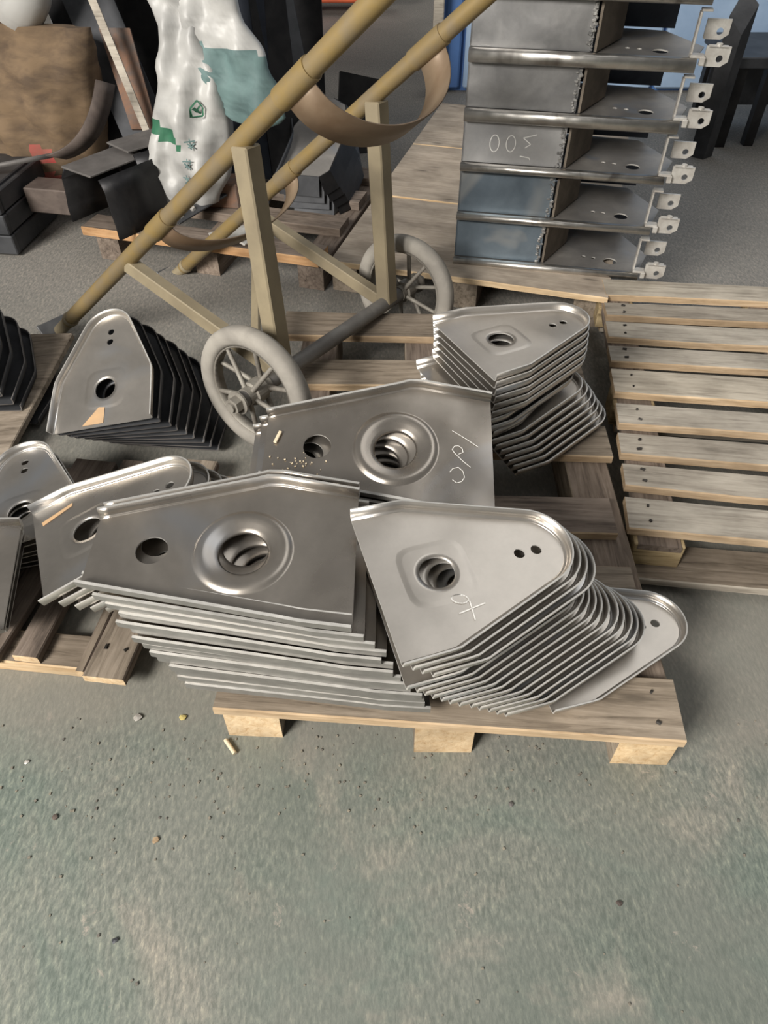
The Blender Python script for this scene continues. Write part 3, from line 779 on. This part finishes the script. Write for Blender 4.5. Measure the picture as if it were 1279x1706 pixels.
# ---------------------------------------------------------------- scrap and sacks at the back left
def slab(name, pts, th, mat, label, cat, group=None):
    """bent or flat plate: list of 4+ world corner points in order, thickened"""
    P = [Vector(p) for p in pts]; n_ = (P[1] - P[0]).cross(P[2] - P[0]).normalized() * th
    g = MB(); k = len(P); vs = P + [p - n_ for p in P]
    g.add(vs, [tuple(range(k)), tuple(range(2 * k - 1, k - 1, -1))] + [(i, k + i, k + (i + 1) % k, (i + 1) % k) for i in range(k)])
    zb = min(P, key=lambda p: p.z)
    return solo(g, name, mat, tuple(zb), label, cat, group)
def channel(name, a, b, wdt, dep, th, up, mats, label, cat, group=None):
    """C channel from a to b: web and two flanges as parts"""
    a, b = Vector(a), Vector(b); R = axes(b - a, up); c = (a + b) / 2; L = (b - a).length
    root = thing(name, tuple(a), label, cat, group)
    g = MB(); g.box(c, (L, wdt, th), R, ch=.001); g.obj('web', mats[0], root, True)
    for s in (-1, 1):
        g = MB(); g.box(c + R @ Vector((0, s * (wdt / 2 - th / 2), dep / 2)), (L, th, dep), R, ch=.001); g.obj('side_flange', mats[1] if s < 0 else mats[0], root, True)
    return root
# leaning channels behind the white bag
channel('steel_channel', (-.99, 3.32, .15), (-1.36, 3.75, 1.05), .20, .05, .008, (1, .2, 0), [M['dark'], M['mid']], 'dark steel channel leaning back left of the white bag', 'channel', 'leaning channels')
channel('steel_channel', (-1.16, 3.40, .15), (-1.52, 3.85, 1.05), .12, .05, .008, (1, .2, 0), [M['black'], M['dark']], 'narrow black channel leaning beside the tan sack', 'channel', 'leaning channels')
slab('flat_bar', [(-.985, 3.20, .28), (-.955, 3.20, .28), (-1.24, 3.56, 1.02), (-1.275, 3.56, 1.02)], .012, M['deck'], 'pale edged flat bar leaning on the dark channel', 'bar')
channel('steel_channel', (-.60, 3.25, .15), (-.62, 3.62, 1.10), .26, .06, .01, (1, 0, 0), [M['navy'], M['dark']], 'broad navy channel leaning right of the white bag', 'channel', 'leaning channels')
channel('steel_channel', (-.415, 3.25, .15), (-.50, 3.62, 1.05), .15, .05, .01, (1, .3, 0), [M['black'], M['navy']], 'black channel leaning behind the trolley rail', 'channel', 'leaning channels')
channel('steel_channel', (-.30, 3.35, .15), (-.46, 3.75, .85), .09, .05, .008, (1, .3, 0), [M['dark'], M['dark']], 'short dark channel leaning nearest the bracket pile', 'channel', 'leaning channels')
slab('steel_sheet', [(-1.62, 4.0, 0), (-.30, 4.0, 0), (-.30, 4.22, .95), (-1.62, 4.22, .95)], .02, M['black'], 'black sheet standing behind the leaning channels', 'sheet')
slab('steel_sheet', [(-.25, 3.95, .0), (.02, 4.02, .0), (.0, 4.15, .30), (-.22, 4.08, .36)], .03, M['black'], 'low black panel on the floor behind the bracket pile', 'sheet')

# curved scrap straps and box
def strip(name, pts, wdir, wd, th, mat, label, cat, group=None):
    P = [Vector(p) for p in pts]; n = len(P); W = Vector(wdir).normalized() * wd / 2
    def fr(i):
        d = (P[min(i + 1, n - 1)] - P[max(i - 1, 0)]).normalized(); nn = d.cross(W).normalized(); return P[i], W, nn
    g = MB(); g.sweep(P, [(-1, -th / 2), (1, -th / 2), (1, th / 2), (-1, th / 2)], fr, smooth=True)
    for i, f in enumerate(g.f): g.sm[i] = len(f) == 4 and g.sm[i]
    return solo(g, name, mat, tuple(P[0]), label, cat, group)
def bez(a, b, c, n=12):
    a, b, c = Vector(a), Vector(b), Vector(c); return [(1 - t) ** 2 * a + 2 * t * (1 - t) * b + t * t * c for t in [i / n for i in range(n + 1)]]
strip('steel_strap', bez((-1.30, 2.98, .34), (-1.14, 3.02, .36), (-1.10, 3.18, .55)), (.5, .6, -.35), .085, .006, M['brown'], 'curved brown steel strap above the bent brackets', 'strap')
strip('steel_strap', [(-1.78, 2.90, .30), (-1.55, 2.95, .315), (-1.32, 3.0, .34)], (0, .3, 1), .018, .006, M['mid'], 'thin grey strap crossing the tan sack', 'strap')
slab('brown_board', [(-1.08, 3.30, .34), (-.97, 3.30, .34), (-1.06, 3.52, .66), (-1.19, 3.52, .66)], .015, M['rust'], 'rusty brown board leaning behind the curved strap', 'board')
def bent_bracket(name, o, yaw, rad, wid, hgt, mat, lid, label, group):
    """U-shaped bent bracket with a top lid plate: body + lid"""
    root = thing(name, o, label, 'bracket', group, (0, 0, yaw))
    pts = [(-wid / 2, 0)] + [(-wid / 2 + .02 * math.sin(t) , hgt * .25 + hgt * .55 * t / (PI / 2)) for t in [PI / 2 * i / 8 for i in range(9)]] + [(-wid / 2 + .055, hgt)]
    P = [Vector((x, 0, z)) for x, z in pts]; n = len(P)
    def fr(i):
        d = (P[min(i + 1, n - 1)] - P[max(i - 1, 0)]).normalized(); return P[i], Vector((0, 1, 0)), Vector((-d.z, 0, d.x))
    g = MB(); g.sweep(P, [(-rad, -.003), (rad, -.003), (rad, .003), (-rad, .003)], fr); g.obj('bent_side', mat, root)
    P2 = [Vector((wid - .02 - p.x * .6, p.y, p.z)) for p in P]
    P = P2; g = MB(); g.sweep(P, [(-rad, -.003), (rad, -.003), (rad, .003), (-rad, .003)], fr); g.obj('bent_side', mat, root)
    g = MB(); g.box((wid * .28, 0, hgt + .004), (wid * 1.0, rad * 2.1, .008), ch=.002); g.obj('lid_plate', lid, root)
    g = MB(); g.box((wid * .26, rad * .9, hgt * .5), (wid * .8, .006, hgt * .96)); g.obj('end_web', M['black'], root)
    return root
bent_bracket('bent_bracket', (-1.11, 2.90, TOP), -.62, .13, .17, .22, M['black'], M['mid'], 'bent black bracket with bright edge on the orange edged pallet', 'bent brackets on the orange edged pallet')
bent_bracket('bent_bracket', (-.985, 3.075, TOP), -.75, .12, .15, .24, M['black'], M['mid'], 'bent black bracket beside the bottom of the white bag', 'bent brackets on the orange edged pallet')
g = MB(); g.box((-1.36, 3.02, .17), (.22, .12, .10), Rz(-.2), ch=.004); solo(g, 'steel_block', M['brown'], (-1.36, 3.02, .12), 'dull brown steel block under the tan sack', 'block')
g = MB(); g.box((-.67, 3.03, TOP + .05), (.16, .12, .10), Rz(-.1), ch=.006); solo(g, 'rusty_block', M['rust'], (-.67, 3.03, TOP), 'rust red steel block behind the trolley post', 'block')
# bolted strip with bright bolt heads
t = thing('bolted_strip', (-.76, 2.88, TOP), 'dark strip with four bright bolt heads below the white bag', 'strip')
a, b = Vector((-.83, 2.80, TOP + .02)), Vector((-.66, 2.98, TOP + .06)); g = MB()
g.box((a + b) / 2, ((b - a).length, .06, .008), axes(b - a, (-.7, .7, 0)), ch=.002); g.obj('strip_plate', M['dark'], t, True)
for i in range(4):
    c = a.lerp(b, .14 + .24 * i); g = MB(); g.tube(c + Vector((0, 0, .002)), c + Vector((-.003, -.004, .014)), .011, n=6, smooth=False); g.obj('bolt', M['zinc'], t, True)
for i in range(3):
    g = MB(); c = Vector((-.60 + .05 * i, 2.72 - .03 * i, TOP + .012 + .01 * i)); g.box(c, (.16, .05, .008), Rz(.5 + .25 * i) @ Rx(.2), ch=.002)
    solo(g, 'offcut', M['zinc'], tuple(c - Vector((0, 0, .012))), ['bright steel offcut lying on the orange edged pallet', 'second bright offcut beside the trolley post', 'third bright offcut nearest the trolley post'][i], 'offcut', 'bright offcuts')

# pile of holed brackets behind the trolley: five stacked folded plates
def holed_bracket(o, R, mat, label):
    root = thing('holed_bracket', o, label, 'bracket', 'holed brackets behind the trolley'); root.rotation_euler = R.to_euler()
    loop = [(-.10, 0), (.07, 0), (.105, .04), (.12, .30), (.08, .46), (.02, .50), (-.06, .46), (-.11, .30)]
    bm, lv = fill([loop, circle(.0, .30, .030, 20), circle(-.02, .42, .010, 12)])
    me = finish_sheet(bm, 'web_plate', [mat, M['mid']], .006); q = bpy.data.objects.new('web_plate', me); COL.objects.link(q); q.parent = root
    g = MB(); pr = [(-.003, 0), (.003, 0), (.034, -.070), (.028, -.073)]
    path = loop[1:6]
    def fr(i):
        a = Vector(path[max(i - 1, 0)]); b = Vector(path[min(i + 1, len(path) - 1)]); d = (b - a).normalized()
        return Vector((*path[i], 0)), Vector((d.y, -d.x, 0)), Vector((0, 0, 1))
    g.sweep(path, pr, fr, smooth=False); g.obj('side_flange', M['black'], root)
    path = [loop[0], loop[1]]; g = MB(); g.sweep(path, pr, fr, smooth=False); g.obj('end_flange', M['dark'], root)
    return root
for i in range(4):
    R = Rz(-.20 + .03 * i) @ Rx(.30 - .06 * i)
    holed_bracket((-.33 + .018 * i, 2.98 + .012 * i, TOP + .13 - .0305 * i), R, M['mill'] if i == 0 else M['dark'],
                  ['grey bracket plate with a hole, topmost behind the trolley', 'dark bracket plate, second in the pile behind the trolley', 'dark bracket plate, third in the pile behind the trolley', 'dark bracket plate, lowest in the pile behind the trolley'][i])
strip('wavy_bracket', bez((-.47, 2.95, .20), (-.36, 3.12, .36), (-.40, 3.32, .30)) + bez((-.40, 3.32, .30), (-.42, 3.45, .40), (-.36, 3.55, .46))[1:], (.2, -.3, 1), .085, .007, M['dark'],
      'wavy dark steel strip standing left of the holed brackets', 'strip')

# ---------------------------------------------------------------- sacks
def sack(name, origin, R, outline, depth, mat, label, cat, nz=26, nx=18, seed=0, wr=1.0):
    """cloth bag: outline = [(t, left, right)] along height, bulging front and back, with folds"""
    rnd = random.Random(seed); g = MB(); ph = [rnd.uniform(0, 6.28) for _ in range(8)]
    def width(t):
        for (a, b) in zip(outline[:-1], outline[1:]):
            if a[0] <= t <= b[0] + 1e-6:
                f = (t - a[0]) / (b[0] - a[0]); f = f * f * (3 - 2 * f); return a[1] + (b[1] - a[1]) * f, a[2] + (b[2] - a[2]) * f
    t0, t1 = outline[0][0], outline[-1][0]; rows = []
    for i in range(nz + 1):
        t = t0 + (t1 - t0) * i / nz; l, r = width(t); row = []
        for j in range(2 * nx):
            a = 2 * PI * j / (2 * nx); u = math.cos(a); s_ = math.sin(a)
            x = (l + r) / 2 + (r - l) / 2 * u
            k = depth * min(1, .35 + (r - l) / .35) * (1 - .75 * abs(2 * (i / nz) - 1) ** 4)
            fold = wr * (.022 * math.sin(x * 30 + t * 9 + ph[0]) + .012 * math.sin(x * 62 - t * 16 + ph[1]) + .009 * math.sin(t * 44 + x * 25 + ph[2]) + .006 * math.sin(t * 90 - x * 60 + ph[3]))
            y = -k * (abs(s_) ** .8) * (1 if s_ >= 0 else -1) + fold * (.4 + .6 * abs(s_))
            row.append((x, y, t))
        rows.append(row)
    m = 2 * nx
    vs = [tuple(R @ Vector(q) + Vector(origin)) for row in rows for q in row]
    fs = [(i * m + j, i * m + (j + 1) % m, (i + 1) * m + (j + 1) % m, (i + 1) * m + j) for i in range(nz) for j in range(m)]
    g.add(vs, fs, 0, True); g.add(vs[:m], [tuple(range(m))[::-1]], 0); g.add(vs[-m:], [tuple(range(m))], 0)
    o = solo(g, name, mat if isinstance(mat, list) else [mat], tuple(origin), label, cat)
    return o
R0 = Rz(-.15) @ Rx(-.16)
bag = sack('woven_bag', (-.76, 2.93, TOP), R0, [(.0, -.10, -.02), (.05, -.165, .09), (.17, -.185, .15), (.33, -.14, .17), (.48, -.085, .155), (.62, -.055, .10), (.78, -.10, .06), (.98, -.14, .05)],
           .10, [M['white'], M['green'], M['teal']], 'crumpled white woven bag with green print hanging behind the trolley', 'bag', nz=40, nx=26, seed=3)
flap = sack('bag_flap', (-.76, 2.93, TOP), R0 @ Rz(-.1), [(.33, .24, .33), (.36, .16, .40), (.44, .085, .38), (.54, .04, .34), (.70, .02, .25), (.86, .0, .17), (.98, .0, .12)],
            .05, [M['white'], M['green'], M['teal']], '', '', nz=34, nx=20, seed=5, wr=.8)
for key in ('label', 'category'):
    if key in flap: del flap[key]
flap.parent = bag; flap.location = (0, 0, 0)
# printed bands belong to the cloth: material index by height on the cloth itself
def band_faces(o, fn):
    for p in o.data.polygons:
        c = Vector(p.center); k = fn(c)
        if k: p.material_index = k
Ri = R0.inverted()
def band1(c):
    q = Ri @ c
    d = q.z - (.285 - .35 * (q.x + .03))
    return 1 if (abs(d) < .026 and q.x < -.005) else 0
band_faces(bag, band1)
Rf = (R0 @ Rz(-.1)).inverted()
band_faces(flap, lambda c: 2 if (Rf @ c).z < .60 - .10 * (Rf @ c).x else 0)
def glyph(parent, R, x, z, lines, y=-.115, mat='teal', s=.03, name='printed_mark', yo=0.0):
    # printed strokes laid on the cloth: snapped to the bag's surface
    dg = parent.data; g = MB()
    inv = R.inverted(); loc = [inv @ v.co for v in dg.vertices]
    front = [q for q in loc if q.y < .02]
    def yat(px, pz):
        best = sorted(front, key=lambda q: (q.x - px) ** 2 + (q.z - pz) ** 2)[:4]
        return min(q.y for q in best) - .006
    for ln in lines:
        for (a, b) in zip(ln[:-1], ln[1:]):
            a, b = Vector(a) * s, Vector(b) * s; d = (b - a).normalized(); n_ = Vector((-d.y, d.x)) * s * .09
            q = []
            for p_ in (a - n_, b - n_, b + n_, a + n_):
                q.append(R @ Vector((x + p_.x, yat(x + p_.x, z + p_.y), z + p_.y)))
            g.add(q, [(0, 1, 2, 3)])
    o = g.obj(name, M[mat], None, fix=False); o.parent = parent
glyph(bag, R0, .075, .385, [[(-.5, -.6), (-.5, .2), (.1, .9), (.6, .3), (.5, -.5), (-.5, -.6)], [(-.2, -.2), (.3, .4)], [(-.3, .2), (.3, -.3)]], mat='green', s=.036)
for (xx, zz) in ((.045, .275), (.022, .205), (.0, .14)):
    glyph(bag, R0, xx, zz, [[(-.6, .35), (.6, .4)], [(0, .7), (0, -.7)], [(-.5, -.5), (.5, .1)], [(.5, -.5), (-.4, .1)]], s=.028)

tan = sack('tan_sack', (-1.52, 3.36, .10), Rz(-.2) @ Rx(-.10), [(.0, -.12, .12), (.04, -.30, .20), (.14, -.42, .30), (.34, -.45, .325), (.55, -.46, .345), (.60, -.46, .35)],
           .20, [M['tan'], M['tan_red']], 'big bulging tan woven sack at the back left corner', 'sack', nz=30, nx=26, seed=9, wr=.8)
inv_t = (Rz(-.2) @ Rx(-.10)).inverted()
def redp(c):
    q = inv_t @ c
    return 1 if (((q.x - .02) / .10) ** 2 + ((q.z - .05) / .035) ** 2 < 1) or (((q.x - .10) / .03) ** 2 + ((q.z - .16) / .05) ** 2 < 1) else 0
band_faces(tan, redp)
# scrap sticking out of the sack mouth
g = MB(); g.lathe((-1.42, 3.42, .80), (.5, .1, .8), [(.0, -.12), (.09, -.12), (.105, .0), (.09, .14), (.0, .14)], 20); solo(g, 'pale_bucket', M['white'], (-1.42, 3.42, .68), 'pale rounded container standing in the mouth of the tan sack', 'container')
g = MB(); g.box((-1.66, 3.45, .78), (.12, .12, .30), Rz(.3) @ Ry(.2), ch=.01); solo(g, 'black_box', M['black'], (-1.66, 3.45, .63), 'black box standing in the mouth of the tan sack', 'box')

# dark timber crate at the left edge: boards as parts
crate = thing('timber_crate', (-1.72, 3.0, 0), 'dark grey timber crate at the left edge below the tan sack', 'crate')
for i in range(3):
    g = MB(); g.box((-1.72, 2.86 - .005 * i, .05 + .085 * i), (.42, .03, .078), Rz(-.12), ch=.004); g.obj('board', M['dark'], crate, True)
    g = MB(); g.box((-1.505, 3.03, .05 + .085 * i), (.03, .36, .078), Rz(-.12), ch=.004); g.obj('board', M['dark'], crate, True)
g = MB(); g.box((-1.73, 3.05, .262), (.44, .40, .016), Rz(-.12), ch=.004); g.obj('lid', M['dark'], crate, True)

# loose plank between the left pallet and the trolley foot
g = MB(); a, b = Vector((-1.14, 1.52, .03)), Vector((-1.09, 2.05, .10)); R = axes(b - a, (-1, .1, -.1))
root = set_props(bpy.data.objects.new('loose_plank', None), 'brown dirty plank lying behind the left pallet', 'plank'); COL.objects.link(root)
COL.objects.unlink(root); bpy.data.objects.remove(root)
g = MB(); g.box((a + b) / 2 + Vector((0, 0, .012)), ((b - a).length, .15, .022), R, ch=.003)
o = bpy.data.objects.new('loose_plank', g.mesh('loose_plank', [M['deck_b']], True, tuple(a))); COL.objects.link(o); o.location = a
set_props(o, 'brown dirty plank lying behind the left pallet', 'plank')

# ---------------------------------------------------------------- far back: orange trolley base, low grey block
t = thing('orange_cart', (-.30, 7.25, 0), 'orange painted steel cart far back on the open floor', 'cart')
g = MB(); g.box((-.42, 7.25, .20), (.62, .40, .22), ch=.01); g.obj('body', M['orange'], t, True)
g = MB(); g.box((.02, 7.22, .16), (.30, .10, .06), ch=.01); g.obj('drawbar', M['orange'], t, True)
for s in (-1, 1):
    g = MB(); g.tube((-.42 + s * .24, 7.02, .06), (-.42 + s * .24, 7.06, .06), .06, n=20); g.obj('caster', M['black'], t, True)
g = MB(); g.box((.50, 4.90, .9), (.06, .05, 1.8), ch=.006); 
solo(MB().box((.315, 4.93, .90), (.06, .06, 1.8), ch=.006), 'timber_prop', M['deck'], (.315, 4.93, 0), 'pale upright strip at the left end of the blue wall', 'post')

# ---------------------------------------------------------------- small litter on the floor
g = MB(); g.tube((-.329, .690, .005), (-.305, .660, .005), .0045, n=10)
solo(g, 'cigarette_butt', M['butt'], (-.317, .675, 0), 'cream cigarette butt on the floor by the left pallet foot', 'butt')
def chip(x, y, s_, mat, label, group=None, seed=0):
    rnd = random.Random(seed); bm = bmesh.new(); bmesh.ops.create_icosphere(bm, subdivisions=1, radius=1)
    vs = [(x + v.co.x * s_ * rnd.uniform(.7, 1.3), y + v.co.y * s_ * rnd.uniform(.6, 1.2), s_ * .35 + v.co.z * s_ * .35 * rnd.uniform(.7, 1.)) for v in bm.verts]
    fs = [tuple(v.index for v in f.verts) for f in bm.faces]; bm.free()
    solo(MB().add(vs, fs), 'floor_chip', mat, (x, y, 0), label, 'debris', group)
GP = 'loose chips on the floor'
chip(-.43, .491, .008, M['saw'], 'small tan chip alone on the front floor at left', GP, 1)
chip(-.428, .741, .009, M['yellow'], 'yellowish chip on the floor between the two front pallets', GP, 2)
chip(.247, .558, .006, M['mid'], 'grey chip on the floor in front of the long pallet', GP, 3)
chip(-.463, .324, .006, M['dark'], 'dark chip on the front floor at lower left', GP, 4)
chip(.418, .383, .006, M['brown'], 'brown chip on the front floor at lower right', GP, 5)
chip(-.726, .644, .006, M['zinc'], 'pale chip on the floor near the left pallet', GP, 6)
chip(-.524, .741, .011, M['zinc'], 'pale crumb against the foot of the left pallet', GP, 7)
chip(-.634, .533, .007, M['brown'], 'long brown crumb on the floor at far left', GP, 8)
g = MB(); rnd = random.Random(11)
for i in range(300):
    x, y = rnd.gauss(-.25, .45), rnd.gauss(.62, .08)
    if i > 220: x, y = rnd.uniform(-.8, .9), rnd.uniform(.05, .75)
    s_ = rnd.uniform(.0008, .0026); g.box((x, y, s_ * .5), (s_ * 2, s_ * 1.6, s_), Rz(rnd.random() * 3))
solo(g, 'floor_grit', M['grit'], (-.25, .62, 0), 'fine dark grit strewn over the concrete floor', 'grit', None, 'stuff')
